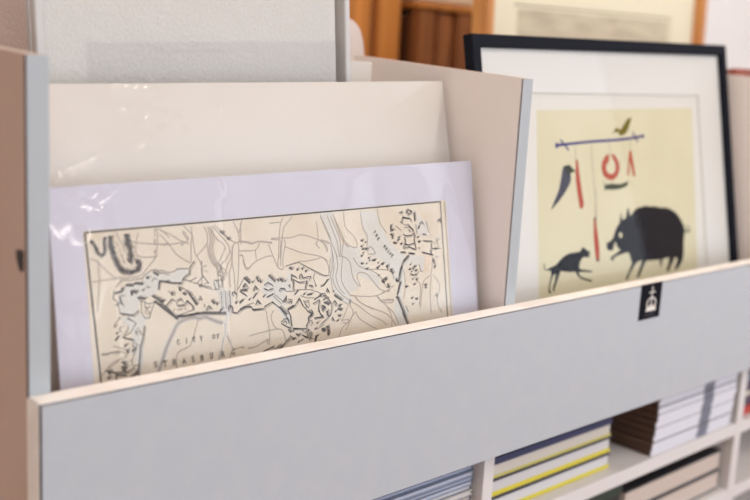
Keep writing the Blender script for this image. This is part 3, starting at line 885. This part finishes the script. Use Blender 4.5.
ep([(-7, -7.6), (-5, -5.6), (-2.5, -7.6)]); ep([(4.1, -7.6), (6.6, -5.6), (8.6, -7.6)]); ep([(-2.2, -7.6), (-.2, -3.6), (-.3, 3), (1.9, 3), (1.8, -3.6), (3.8, -7.6)])
ep([(6, -5.2), (8.4, -5.2), (8.4, -7.4), (6, -7.4)], 1, .0008)
for k in range(9): ep([(-11+k*2.6, -17.6), (-9.4+k*2.6, -17.6), (-9.4+k*2.6, -19), (-11+k*2.6, -19)], 2, .0003)
obj('crown_emblem', bm, ['label_white', 'label_red', 'label_dim'], lb)
# carcass below and behind
obj('bin_floor', B(.018, XE, YF+.001, YB-.012, -HP, -.150), 'white_melamine', unit)
obj('back_panel', B(.018, XE+.018, YB-.012, YB, -ZO+.06, .19), 'white_melamine', unit)
uprights = [(.5400, .558), (1.1535, 1.1735), (1.77, 1.788)]
xs = [.018]+[v for u in uprights for v in u]+[XE]
for z in (SH1, SH2, -.62):
    for i in range(0, 8, 2):
        obj('shelf', B(xs[i], xs[i+1], YF, YB-.012, z-TH, z, .0006), 'shelf_white', unit)
for u in uprights: obj('upright', B(u[0], u[1], YF-.0002, YB-.012, -ZO+.06, -HP, .0006), 'shelf_white', unit)
obj('end_upright', B(XE, XE+.018, YF, YB, -ZO, -.150), 'shelf_white', unit)
obj('plinth', B(.018, XE, YF+.03, YB-.02, -ZO, -ZO+.06), 'grey_laminate', unit)

# ------------------------------------------------------------------ mounted map in the first bin
def film_sheet(name, w, h, y, ridges, parent, m='film', nx=110, nz=70, noise_amp=.0006, seed=0., lift=0., pockets=()):
    """cellophane: a sheet with soft bulges and creases; ridges are (x, z, dx, dz, angle, height)"""
    bm = bmesh.new(); g = []
    for j in range(nz+1):
        row = []
        for i in range(nx+1):
            x, z = w*i/nx, h*j/nz; d = 0.; z += lift*(i/nx)*(j/nz)
            for cx, cz, sx, sz, an, hh in ridges:
                ca, sa = math.cos(an), math.sin(an); u = (x-cx)*ca+(z-cz)*sa; v = -(x-cx)*sa+(z-cz)*ca
                e = (u/sx)**2+(v/sz)**2
                if e < 9: d += hh*math.exp(-e)
            for cx, sx, zl, zh, hh in pockets:          # long pockets that stand off further towards the bottom
                t = min(1, max(0, (zh-z)/(zh-zl))); t = .55*t+.45*t*t; t2 = min(1, max(0, (z-.06)/.07)); d += hh*max(0, t)*t2*t2*(3-2*t2)*math.exp(-((x-cx)/sx)**2)
            d += noise_amp*(noise.noise(Vector((x*14+seed, z*9, 3.1+seed)))+.5*noise.noise(Vector((x*40+z*30+seed, z*36, 7.7))))
            row.append(bm.verts.new((x, y-d-.0008, z)))
        g.append(row)
    for j in range(nz):
        for i in range(nx): bm.faces.new((g[j][i], g[j][i+1], g[j+1][i+1], g[j+1][i]))
    return obj(name, bm, m, parent, smooth=True, recalc=False)

TM = R(9.3)
mp = thing('mounted_map', 'engraved city map on a lavender mount in clear film, frontmost in left bin', 'map', (.042, .024, ZO-.1492), (-TM, 0, 0))
bm = bmesh.new(); prism(bm, [(-.0045, 0), (.4985, 0), (.4990, .3102), (-.001, .3011)], 'y', -.0020, 0, .0004)
obj('mount', bm, 'lavender_mat', mp)
def read(s):
    out = []
    for line in s.strip().split('\n'):
        k, *rest = line.split(' '); out.append((k, rest))
    return out
def pts_of(tokens, dz=.0):
    return [(int(a)*1e-4, int(b)*1e-4+dz) for a, b in (t.split(',') for t in tokens)]
bm = bmesh.new()
y0 = -.0021
PAPER = [(.0260, .006), (.0261, .2652), (.4537, .2683), (.4580, .006)]
poly(bm, PAPER, y0, 0)
KIND = {'w': 1, 'g': 2, 't': 3}
MAPNAMES = ['map_paper', 'wash_blue', 'wash_grey', 'wash_tan', 'ink_road', 'ink_thin', 'ink_bold', 'ink_grey', 'ink_canal']
LINE = {'r': (.00095, 4, 3), 'i': (.0007, 5, 4), 'b': (.00092, 6, 5), 's': (.0016, 7, 6), 'n': (.0009, 8, 3), 'c': (.0042, 8, 2)}
rng = random.Random(3)
lift_n = 0
for k, rest in read(MAP):
    lift_n += 1; y0 = -.0021-lift_n*2.5e-7      # every inked line has its own hair-thin layer
    if k[0] == 'T' or k[0] == 'R':
        h = float(rest[1])*.00098; P = pts_of(rest[2:]); w = .0006
        for i, ch in enumerate(rest[0]):
            if k[0] == 'R':
                ang = math.atan2(P[-1][1]-P[0][1], P[-1][0]-P[0][0]); hh = .0032
            else: ang, hh = .02, h
            letter(bm, ch, P[i][0], P[i][1], hh, ang, w, y0-.00032, 6)
        continue
    if k == 'h': hw = float(rest.pop(0))*.00105
    P = pts_of(rest)
    if k in KIND: poly(bm, P, y0-.00004-.00001*KIND[k], KIND[k])
    elif k == 'r' or k == 'n':
        w, mi, ly = LINE[k]; stroke(bm, smooth_path(P), w*1.1, y0-.00004*ly, mi)
    elif k == 'c':
        stroke(bm, smooth_path(P), .0042, y0-.0001, 8); stroke(bm, smooth_path(P), .0018, y0-.00012, 4)
    elif k in 'ibs' and len(k) == 1:
        w, mi, ly = LINE[k]; stroke(bm, P, w, y0-.00004*ly, mi)
        if k == 'b':                                 # rampart lines are engraved double, with short hatching between
            Q = [(x+.0013, z-.0013) for x, z in P]; stroke(bm, Q, .0005, y0-.00017, 5)
        elif k == 's':
            for q in range(3):
                ox = .0011+.0007*q; stroke(bm, [(x+ox, z+ox*.5) for x, z in P], .0003, y0-.00018, 5)
    elif k[0] == 'd':                                # a row of tiny engraved words: broken dashes
        (ax, az), (bx, bz) = P[0], P[-1]; L = math.hypot(bx-ax, bz-az); n = max(2, int(L/.0017))
        for i in range(n):
            if rng.random() < .22: continue
            t = (i+.2)/n; t2 = (i+.2+.45)/n; hh = rng.uniform(.0009, .0019)
            x, z = ax+(bx-ax)*t, az+(bz-az)*t
            ux, uz = -(bz-az)/L, (bx-ax)/L
            stroke(bm, [(x-ux*hh*.5, z-uz*hh*.5), (x+ux*hh*.5, z+uz*hh*.5)], .0006, y0-.0002, 5)
            if rng.random() < .5: stroke(bm, [(x, z), (ax+(bx-ax)*t2, az+(bz-az)*t2)], .0006, y0-.00022, 5)
    elif k[0] == 'h':                                # hill hachures: short engraved ticks across the ridge line
        Q = smooth_path(P, 10); stroke(bm, Q, hw*.55, y0-.00012, 5)
        for (ax, az), (bx, bz) in zip(Q, Q[1:]):
            L = math.hypot(bx-ax, bz-az)
            if L < 1e-7: continue
            ux, uz = -(bz-az)/L, (bx-ax)/L; m = max(1, int(L/.00026))
            for i in range(m):
                t = (i+rng.random())/m; x, z = ax+(bx-ax)*t, az+(bz-az)*t
                a_, b_ = hw*rng.uniform(.25, .95), hw*rng.uniform(.25, .95)
                stroke(bm, [(x-ux*a_, z-uz*a_), (x+ux*b_, z+uz*b_)], (.00034), y0-.00024, 6 if rng.random() < .5 else 5)
# printed border
TLc, TRc, BLc, BRc = (.0277, .2639), (.4446, .2671), (.0370, .008), (.4492, .008)
stroke(bm, [BLc, TLc], .0013, y0-.0003, 6); stroke(bm, [TLc, TRc], .0013, y0-.0003, 6); stroke(bm, [TRc, BRc], .0011, y0-.0003, 7)
stroke(bm, [(TRc[0]+.0066, TRc[1]), (BRc[0]+.0066, .008)], .0008, y0-.0003, 4)
obj('map_print', bm, MAPNAMES, mp, recalc=False)['label'] = 'engraved fortress city map on cream paper'
ridges = [(.018, .215, .006, .045, .08, .0035), (.010, .255, .010, .03, 1.0, .003), (.045, .296, .022, .006, .5, -.003), (.030, .285, .03, .008, -.5, .003),
          (.004, .2, .006, .1, 0, .002), (.145, .305, .02, .005, -.7, .003), (.16, .298, .006, .012, .4, .003), (.06, .25, .05, .03, .3, .0016),
          (.33, .304, .03, .006, .1, .002), (.40, .306, .06, .005, 0, .0025), (.25, .306, .05, .004, .02, .002), (.478, .2, .012, .07, .12, .002), (.30, .26, .02, .05, -.6, .0014), (.47, .27, .02, .02, .6, .002)]
f = film_sheet('film_sleeve', .5045, .3030, -.0034, ridges, mp, noise_amp=.0007, lift=.0092, pockets=((.018, .016, .166, .214, .0125), (.019, .024, .20, .245, .0055), (.034, .018, .258, .294, .0062), (.152, .008, .283, .304, .0036), (.484, .012, .17, .275, .010), (.30, .05, .292, .3065, .0024), (.42, .04, .294, .308, .0022)))
f.location = (-.005, 0, 0); f['label'] = 'clear crinkled film sleeve'

# ------------------------------------------------------------------ plain cream board behind the map
TC = R(13)
cb = thing('mount_board', 'plain cream mount board in crinkled film standing behind the city map', 'board', (.026, .040, ZO-.1492), (-TC, 0, 0))
bm = bmesh.new(); prism(bm, [(0, 0), (.5180, 0), (.5180, .4014), (0, .3838)], 'y', -.003, 0, .0006)
obj('board', bm, 'cream_board', cb)
r2 = random.Random(11)
ridges = [(.128+r2.gauss(0, .012), .345+r2.gauss(0, .016), .0028, .0018, r2.uniform(0, 3), .0014) for _ in range(16)]
ridges += [(.105+i*.009, .382, .004, .0025, .2, .0014) for i in range(4)]+[(.205, .365, .003, .008, .3, .0014), (.21, .372, .003, .003, 0, .001)]
ridges += [(.036+.011*i, .300+.004*i, .0025, .012, -.7, .0020) for i in range(4)]
f = film_sheet('film_sleeve', .5190, .3848, -.0040, ridges, cb, 'film_soft', 190, 150, .00025, 4., lift=.0174)
f.location = (-.0005, 0, 0); f['label'] = 'clear crinkled film sleeve'

# ------------------------------------------------------------------ bubble-wrapped framed print at the back of the left bin
TW = R(6)
wp = thing('wrapped_print', 'silver framed print under milky bubble wrap at the back of the left bin', 'framed print', (.0715, .130, ZO-.1492), (-TW, 0, 0))
W, H = .3555, .60
bm = bmesh.new(); picture_frame(bm, W, H, .018, .0075, 0, .003, .0012)
obj('frame', bm, 'silver_frame', wp)
obj('edge_strip', B(W-.0002, W+.0024, -.0090, -.001, 0, H, .0004), 'white_paint', wp)
obj('backing_mat', B(.010, W-.010, -.004, -.001, .010, H-.010), 'white_board', wp)
bm = bmesh.new()
poly(bm, [(.052, .12), (.052, .4135), (.345, .4300), (.345, .12)], -.0043, 0)
rr = random.Random(5)
x = .118
while x < .205:                                     # faint handwritten caption
    n = rr.randint(3, 6); P = []
    for i in range(n*3): P.append((x, .4095+.05*(x-.12)+rr.uniform(-.0016, .0018))); x += .0011
    stroke(bm, P, .0020, -.0048, 1); x += rr.uniform(.002, .004)
poly(bm, [(.072, .13), (.072, .398), (.33, .412), (.33, .13)], -.0045, 2)
obj('print', bm, ['faded_print', 'faded_ink', 'faded_block'], wp, recalc=False)
f = film_sheet('bubble_wrap', W-.0130, H-.004, -.0085, [], wp, 'wrap', 70, 100, .0008, 9.)
f.location = (-.0015, 0, .002); f['label'] = 'milky bubble wrap'

# pale flat board behind it
tag(obj('card_board', bm := B(.10, .5295, .232, .236, ZO-.149, ZO+.2595, .0006), 'white_board'), 'plain off-white board standing upright behind the bubble-wrapped print', 'board')

# ------------------------------------------------------------------ black framed boar print in the right bin
TB = R(11)
hg = thing('framed_print', 'black framed picture of a boar and a running dog in the right bin', 'framed print', (.58, .050, ZO-.1487), (-TB, 0, 0))
FW, FH = .6005, .4535
bm = bmesh.new(); picture_frame(bm, .6005, .4535, .0140, .0150, 0, .0075, .0012)
for v in bm.verts: v.co.z += .018*(v.co.x/.6005)*(v.co.z/.4535)      # the frame is a little out of square
o = obj('frame', bm, 'black_frame', hg); o.location = (.0035, 0, 0); o['label'] = 'slim black moulding'
bm = bmesh.new(); win = [(.101, .06), (.101, .3880), (.5240, .3930), (.5200, .06)]
outer = [(.013, .012), (.013, FH-.011), (FW-.006, FH+.007), (FW-.006, .012)]
for i in range(4):                                  # mount with a bevelled window
    poly(bm, [outer[i], outer[(i+1) % 4], win[(i+1) % 4], win[i]], -.0060, 0)
cxw, czw = .31, .24
wi = [(x+(.0012 if x < cxw else -.0012), z+(.0012 if z < czw else -.0012)) for x, z in win]
for i in range(4):
    vs = [bm.verts.new((p[0], y, p[1])) for p, y in ((win[i], -.006), (win[(i+1) % 4], -.006), (wi[(i+1) % 4], -.0048), (wi[i], -.0048))]
    bm.faces.new(vs).material_index = 1
obj('mount', bm, ['mat_white', 'bevel_grey'], hg, recalc=False)
bm = bmesh.new(); prism(bm, [(.012, .012), (FW-.006, .012), (FW-.006, FH+.006), (.012, FH-.012)], 'y', -.004, -.001)
obj('backing', bm, 'dark_joint', hg)
bm = bmesh.new(); ya = -.0044
poly(bm, [(.095, .05), (.095, .395), (.527, .398), (.523, .05)], ya, 0)
poly(bm, [(.1010, .07), (.1265, .3665), (.5050, .3735), (.4890, .07)], ya-.0001, 1)
HM = ['print_white', 'print_cream', 'print_black', 'print_navy', 'print_red', 'print_olive', 'print_slate', 'print_green', 'print_grey']
HK = {'k': 2, 'p': 1, 'R': 4, 'O': 5, 'E': 6, 'g': 7, 'N': 7}
SK = {'K': 2, 'V': 3, 'G': 8}
for k, rest in read(HOG):
    if k in SK: lw = float(rest.pop(0))*.0016
    P = pts_of(rest)
    if k in HK: poly(bm, P, ya-(.0003 if k == 'p' else .0002), HK[k])
    else: stroke(bm, smooth_path(P), lw, ya-.00025, SK[k[0]])
obj('print', bm, HM, hg, recalc=False)['label'] = 'boar, dog, birds and hanging sausages on cream paper'
bm = bmesh.new(); prism(bm, [(.0140, .0115), (FW-.0065, .0115), (FW-.0065, FH+.0065), (.0140, FH-.0115)], 'y', -.0074, -.0062)
obj('glass', bm, 'glass', hg)

# reddish frame peeping over the divider on the far right
rf = thing('red_frame', 'reddish wooden picture frame just showing above the far right divider', 'picture frame', (1.262, .085, ZO-.1492), (-R(10), 0, 0))
bm = bmesh.new(); picture_frame(bm, .50, .437, .016, .024, 0, .006, .0015)
obj('frame', bm, 'red_wood', rf)
obj('backing', B(.012, .488, -.009, -.002, .012, .425), 'dark_joint', rf)

# ------------------------------------------------------------------ books on the shelves
def book(x0, x1, depth, th, z, y, cover_lo, cover_hi, pages, label, group, lo=.0022, hi=.0022, spine=None, band=None, rz=0., cat='book', name='book'):
    """a book lying flat, its front edge towards the viewer; origin at the middle of its base"""
    w = x1-x0
    t = thing(name, label, cat, ((x0+x1)/2, y+depth/2, ZO+z), (0, 0, rz), group)
    a = obj('page_block', B(-w/2+(.002), w/2-.002, -depth/2+.0015, depth/2-.002, lo*.9, th-hi*.9), pages, t)
    obj('cover', B(-w/2, w/2, -depth/2, depth/2, 0, lo, min(.0008, lo*.4)), cover_lo, t)
    obj('cover', B(-w/2, w/2, -depth/2, depth/2, th-hi, th, min(.0008, hi*.4)), cover_hi, t)
    if spine: obj('spine', B(-w/2, w/2, -depth/2-.0004, -depth/2+.0022, .0, th, .0010), spine, t)
    if band: obj('spine_band', B(-w/2+band[0], -w/2+band[1], -depth/2-.0008, -depth/2+.0016, .0003, th-.0003), 'band_grey', t)
    return t
ORD = ['bottom', 'second from the bottom', 'third from the bottom', 'fourth from the bottom', 'fifth from the bottom', 'sixth from the bottom', 'seventh from the bottom', 'eighth from the bottom', 'top']
# three yellow-edged books
z = SH1+.0003
for i, (th, lo, hi, cl, ch, pg, lab) in enumerate([
    (.0235, .0052, .0050, 'cover_yellow', 'cover_dark', 'pages_white', 'yellow-edged book at the bottom of the short stack left of the white-spined books'),
    (.0235, .0056, .0046, 'cover_yellow', 'cover_dark', 'pages_white', 'yellow-edged book in the middle of the short stack, under the navy one'),
    (.0255, .0032, .0088, 'cover_dull_yellow', 'cover_navy', 'pages_cream', 'navy covered book on top of the yellow-edged stack')]):
    book(.566+.001*i, .829-.002*i, .205, th, z, .036-.0005*i, cl, ch, pg, lab, 'yellow-edged books in the middle compartment', lo, hi)
    z += th+.0002
# nine white-spined books with a grey band
r3 = random.Random(2); z = SH1+.0003
for i in range(9):
    dx = r3.uniform(-.002, .002)
    book(.912+dx+.0013*i, 1.138+dx+.0013*i, .19, .0099, z, .020+r3.uniform(0, .003), 'shaded_brown', 'shaded_brown', 'shaded_brown',  # brown paints the shade on the stack's left side into pages and covers
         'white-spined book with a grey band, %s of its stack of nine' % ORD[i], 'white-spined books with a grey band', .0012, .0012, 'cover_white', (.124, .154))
    z += .0102
# bluish magazines in the left compartment
z = SH1+.0003
book(.262, .537, .20, .030, z, .030, 'pages_beige', 'pages_beige', 'pages_beige', 'thick beige book under the bluish magazines in the left compartment', None, .002, .002, 'pages_beige'); z += .0302
seq = [('pages_beige', 'pages_cream'), ('cover_slate', 'pages_beige'), ('pages_cream', 'pages_white'), ('cover_slate', 'pages_white'), ('cover_blue', 'cover_grey'), ('cover_slate', 'cover_blue'), ('cover_blue', 'cover_grey'), ('cover_slate', 'cover_blue'), ('cover_blue', 'cover_grey')]
for i, (c, p) in enumerate(seq):
    dx = r3.uniform(-.003, .003)
    book(.262+dx, .536+dx, .20, .0058, z, .028+r3.uniform(0, .003), c, c, p, 'thin bluish-grey magazine, %s of the pile in the left compartment' % ORD[i], 'magazines in the left compartment', .0011, .0011, cat='magazine', name='magazine'); z += .0059
# thick black covered books on the lower shelf
z = SH2+.0003
for i in range(2):
    book(.868+.004*i, 1.143, .20, .0325, z, .030+.001*i, 'cover_black', 'cover_black', 'pages_beige', 'thick black-covered book with beige pages, %s on the lower shelf' % ('lower one' if i == 0 else 'upper one'), 'black-covered books on the lower shelf', .0025, .0025); z += .0327
z = SH2+.0003
book(.60, .80, .18, .034, z, .030, 'cover_red', 'cover_red', 'cover_red', 'red book at the base of the left pile on the lower shelf', None, .003, .003, 'cover_red'); z += .0342
book(.585, .860, .19, .034, z, .034, 'cover_black', 'cover_black', 'cover_black', 'black book in the middle of the left pile on the lower shelf', None, .003, .003, 'cover_black'); z += .0342
book(.59, .857, .19, .014, z, .028, 'cover_green', 'cover_green', 'cover_green', 'dark green book on top of the left pile on the lower shelf', None, .002, .002, 'cover_green')
# dark pile in the right compartment
z = SH1+.0003
for i, (c, th) in enumerate([('cover_red', .014), ('cover_plum', .018), ('pages_cream', .006), ('cover_plum', .018), ('cover_slate', .010), ('cover_plum', .016)]):
    book(1.190, 1.42, .20, th, z, .030+.002*(i % 2), c, c, c if 'cover' in c else 'pages_cream', 'dark plum, red and grey book pile at right edge, %s book' % ['bottom red', 'thick plum second', 'thin cream third', 'thick plum fourth', 'grey fifth', 'top plum'][i], 'dark books in the right compartment', .002, .002, c); z += th+.0002

# ------------------------------------------------------------------ table behind the unit and what stands on it
tb = thing('display_table', 'long white table behind the print browser carrying the wrapped and framed pictures', 'table', (0, 0, 0))
TZ = ZO-.15
obj('tabletop', B(-.5, 2.9, .30, .74, TZ-.03, TZ, .002), 'white_paint', tb)
for x in (-.46, 2.84):
    for y in (.33, .69): obj('leg', B(x-.02, x+.02, y-.02, y+.02, 0, TZ-.03, .002), 'white_paint', tb)
# grey wrapped print on the left
gw = thing('wrapped_print', 'picture under thin greyish wrap with a brown tint at the upper left edge', 'wrapped picture', (-.26, .335, TZ), (-R(3), 0, 0))
obj('backing_board', B(0, .46, -.006, 0, 0, .62, .001), 'brown_paper', gw)
f = film_sheet('wrap', .46, .62, -.0085, [], gw, 'wrap_grey', 60, 80, .0012, 2.)
# rounded pale panel
bm = bmesh.new(); pts = [(.44, TZ), (.634, TZ), (.634, ZO+.262), (.6305, ZO+.286)]
for a in range(0, 91, 15): pts.append((.594+.0345*math.cos(R(a)), ZO+.286+.031*math.sin(R(a))))
pts += [(.48, ZO+.317)]
for a in range(90, 181, 15): pts.append((.48+.04*math.cos(R(a)), ZO+.277+.04*math.sin(R(a))))
pts = [p for i, p in enumerate(pts) if i == 0 or (abs(p[0]-pts[i-1][0])+abs(p[1]-pts[i-1][1])) > 1e-4]
prism(bm, pts, 'y', .36, .385, .004)
rp = obj('rounded_panel', bm, 'pale_plastic'); tag(rp, 'pale panel with a rounded top corner behind the left bin', 'panel')
# light wood frame
wf = thing('framed_picture', 'large light wood picture frame with a cream mount behind the black frame', 'framed print', (1.029, .505, TZ), (-R(2), 0, 0))
WW, WH = .738, .90
bm = bmesh.new(); picture_frame(bm, WW, WH, .034, .022, 0, .008, .003)
obj('frame', bm, 'gold_wood', wf)
obj('mount', B(.02, WW-.02, -.014, -.004, .02, WH-.02), 'old_mat', wf)
bm = bmesh.new(); poly(bm, [(.107, .12), (.107, .520), (.612, .530), (.612, .12)], -.0146, 0)
stroke(bm, [(.095, .526), (.622, .538)], .003, -.0147, 1); stroke(bm, [(.622, .538), (.622, .12)], .002, -.0147, 1)
obj('print', bm, ['sepia', 'print_grey'], wf, recalc=False)
# white wrapped panel on the right
ww = thing('wrapped_picture', 'tall white wrapped panel at the upper right behind the wood frame', 'wrapped picture', (2.06, .69, TZ), (-R(3), 0, 0))
obj('backing_board', B(0, .72, -.012, 0, 0, .85, .002), 'white_board', ww)
bm = bmesh.new(); poly(bm, [(.02, .46), (.02, .535), (.70, .560), (.70, .475)], -.0122, 0)
obj('printed_strip', bm, 'faded_print', ww, recalc=False)
film_sheet('wrap', .72, .85, -.0155, [], ww, 'wrap_white', 60, 80, .003, 5.)

# ------------------------------------------------------------------ wooden cabinet at the back
cab = thing('wooden_cabinet', 'tall orange-brown wooden cupboard behind the left bin', 'cupboard', (1.0, .80, 0))
obj('stile', B(.0, .046, 0, .035, .05, 1.75, .004), 'orange_wood', cab)
obj('stile', B(.074, .134, .006, .05, .05, 1.75, .004), 'orange_wood', cab)
obj('moulding', B(.044, .076, .016, .045, .05, 1.75, .006), 'dark_wood', cab)
obj('panel', B(.0, .150, .04, .06, .03, 1.74), 'deep_wood', cab)
obj('side', B(.0, .02, .06, .40, .03, 1.74), 'orange_wood', cab)
obj('top_board', B(-.02, .170, -.02, .42, 1.75, 1.78, .004), 'orange_wood', cab)
obj('back', B(.0, .150, .40, .41, .03, 1.74), 'deep_wood', cab)
chest = thing('timber_chest', 'dark brown chest of upright timber boards beside the orange cupboard', 'chest', (1.175, .80, 0))
xx = 0.
for i, (w, tp, m) in enumerate([(.058, .004, 'dark_wood'), (.058, -.004, 'dark_wood'), (.055, .004, 'dark_wood'), (.06, 0, 'deep_wood'), (.06, .003, 'dark_wood')]):
    bm = bmesh.new()
    prism(bm, [(xx+.002, .04), (xx+w-.002+tp, .04), (xx+w-.003, 1.425-.006*(i % 2)), (xx+.003, 1.425)], 'y', .004*(i % 2), .03, .005)
    obj('board', bm, m, chest); xx += w
obj('body', B(.004, xx-.004, .03, .42, .04, 1.41), 'deep_wood', chest)
obj('lid', B(-.004, xx+.004, -.004, .43, 1.425, 1.437, .003), 'orange_wood', chest)
bm = bmesh.new()
prism(bm, [(-.10, 0), (.10, 0), (.112, .03), (.09, .055), (.03, .062), (-.02, .05), (-.07, .064), (-.108, .04)], 'y', -.12, .12, .01)
pk = obj('paper_parcel', bm, 'white_board'); pk.location = (1.31, .96, 1.437); tag(pk, 'crumpled cream paper parcel lying on the timber chest', 'parcel')

# ------------------------------------------------------------------ the room
XA, XB, YA, YW, HR = -2.0, 3.2, -2.8, 1.5, 2.75
struct('floor', B(XA-.1, XB+.1, YA-.1, YW+.1, -.1, 0), 'floor_wood')
struct('ceiling', B(XA-.1, XB+.1, YA-.1, YW+.1, HR, HR+.1), 'ceiling_paint')
struct('wall_back', B(XA-.1, XB+.1, YW, YW+.1, 0, HR), 'wall_paint')
struct('wall_left', B(XA-.1, XA, YA, YW, 0, HR), 'wall_paint')
def holed(axis, a0, a1, t0, t1, h0, h1, z0, z1):
    bm = bmesh.new()
    def bb(p, q, r, s): box(bm, *((p, q, t0, t1) if axis == 'x' else (t0, t1, p, q)), r, s)
    bb(a0, h0, 0, HR); bb(h1, a1, 0, HR); bb(h0, h1, 0, z0); bb(h0, h1, z1, HR); return bm
WF = (-1.9, 3.1, .3, 2.6); WR = (-2.7, -1.33, .3, 2.6)
struct('wall_front', holed('x', XA, XB, YA-.1, YA, *WF), 'wall_paint')
struct('wall_right', holed('y', YA, YW, XB, XB+.1, *WR), 'wall_paint')
def window(name, axis, h0, h1, z0, z1, t0, t1, nm):
    bm = bmesh.new(); f = .05
    def bb(p, q, r, s): box(bm, *((p, q, t0, t1) if axis == 'x' else (t0, t1, p, q)), r, s, .004)
    bb(h0, h0+f, z0, z1); bb(h1-f, h1, z0, z1); bb(h0+f, h1-f, z0, z0+f); bb(h0+f, h1-f, z1-f, z1)
    for i in range(1, nm): m = h0+(h1-h0)*i/nm; bb(m-.02, m+.02, z0+f, z1-f)
    w = struct(name, bm, 'white_paint')
    tm = (t0+t1)/2
    p = B(h0+f, h1-f, tm-.003, tm+.003, z0+f, z1-f) if axis == 'x' else B(tm-.003, tm+.003, h0+f, h1-f, z0+f, z1-f)
    obj('pane', p, 'pane', w)
window('window_1', 'x', *WF, YA-.08, YA-.02, 4)
window('window_2', 'y', *WR, XB+.02, XB+.08, 1)
bm = bmesh.new(); box(bm, XA, XB, YW-.015, YW, 0, .1, .003); struct('baseboard_back', bm, 'white_paint')
bm = bmesh.new(); box(bm, XA, XA+.015, YA, YW-.015, 0, .1, .003); struct('baseboard_left', bm, 'white_paint')

# ------------------------------------------------------------------ light
def area(name, loc, rot, sx, sy, power, col):
    l = bpy.data.lights.new(name, 'AREA'); l.shape = 'RECTANGLE'; l.size = sx; l.size_y = sy; l.energy = power; l.color = col
    o = bpy.data.objects.new(name, l); C.objects.link(o); o.location = loc; o.rotation_euler = rot; return o
DAY = (.86, .92, 1.0); WARM = (1.0, .87, .74)
area('daylight_front', ((WF[0]+WF[1])/2, YA-.16, 1.45), (R(90), 0, 0), 4.9, 2.25, WIN_F, DAY)
area('daylight_right', (XB+.16, (WR[0]+WR[1])/2, 1.45), (R(90), 0, R(90)), 1.3, 2.25, WIN_R, DAY)
k = 0
for x, y in LAMPS:
    t = thing('ceiling_light', 'round white ceiling lamp, %s' % ['over the shop floor by the left wall', 'over the shop floor by the window', 'above the left bin of the rack', 'above the right bin of the rack', 'above the wooden cupboard', 'above the far right pictures'][k], 'lamp', (x, y, HR), (0, 0, 0), 'ceiling lamps'); k += 1
    bm = bmesh.new()
    n = 32
    def ring(r, z): return [bm.verts.new((r*math.cos(2*math.pi*i/n), r*math.sin(2*math.pi*i/n), z)) for i in range(n)]
    rs = [ring(.13, 0), ring(.13, -.03), ring(.12, -.035), ring(.11, -.03), ring(.11, -.005)]
    for a, b in zip(rs, rs[1:]):
        for i in range(n): bm.faces.new((a[i], a[(i+1) % n], b[(i+1) % n], b[i]))
    bm.faces.new(rs[-1])
    obj('housing', bm, 'white_paint', t)
    l = bpy.data.lights.new('bulb', 'AREA'); l.shape = 'DISK'; l.size = .20; l.energy = LAMP_W; l.color = WARM
    o = bpy.data.objects.new('bulb', l); C.objects.link(o); o.location = (x, y, HR-.04)

pl = thing('added_tube_light', 'added long slim light fitting, out of view, for highlights on the film', 'lamp', (1.0, -1.6, 2.45))  # unseen light fitting added to put highlights on the film sleeves
obj('housing', B(-.05, .05, -.82, .82, .012, .06, .01), 'white_paint', pl)  # housing of the added light fitting
for y in (-.6, .6): obj('added_cord', B(-.003, .003, y-.003, y+.003, .055, HR-2.45), 'metal', pl)
l = bpy.data.lights.new('added_tube', 'AREA'); l.shape = 'RECTANGLE'; l.size = .08; l.size_y = 1.6; l.energy = ADDED_TUBE_W; l.color = (1, .94, .86)
o = bpy.data.objects.new('added_tube', l); C.objects.link(o); o.location = (1.0, -1.6, 2.45)

w = bpy.data.worlds.new('sky'); bpy.context.scene.world = w; w.use_nodes = True
w.node_tree.nodes['Background'].inputs[0].default_value = (.75, .86, 1, 1); w.node_tree.nodes['Background'].inputs[1].default_value = 1.2

# ------------------------------------------------------------------ camera
cd = bpy.data.cameras.new('camera'); co = bpy.data.objects.new('camera', cd); C.objects.link(co)
yaw, pitch, roll = .7604, -.1839, .05611
fw = Vector((math.sin(yaw)*math.cos(pitch), math.cos(yaw)*math.cos(pitch), math.sin(pitch)))
rt = fw.cross(Vector((0, 0, 1))).normalized(); up = rt.cross(fw)
r2_ = math.cos(roll)*rt+math.sin(roll)*up; u2_ = -math.sin(roll)*rt+math.cos(roll)*up
mw = Matrix((r2_, u2_, -fw)).transposed().to_4x4(); mw.translation = Vector((-.3054, -.6692, .25777+ZO)); co.matrix_world = mw
cd.sensor_width = 36; cd.lens = 999.0/750*36; cd.clip_start = .02
cd.dof.use_dof = True; cd.dof.focus_distance = .98; cd.dof.aperture_fstop = 3.4
bpy.context.scene.camera = co
vs = bpy.context.scene.view_settings
vs.view_transform = 'Standard'; vs.look = 'None'; vs.gamma = 1; vs.use_curve_mapping = False; vs.exposure = EXPOSURE
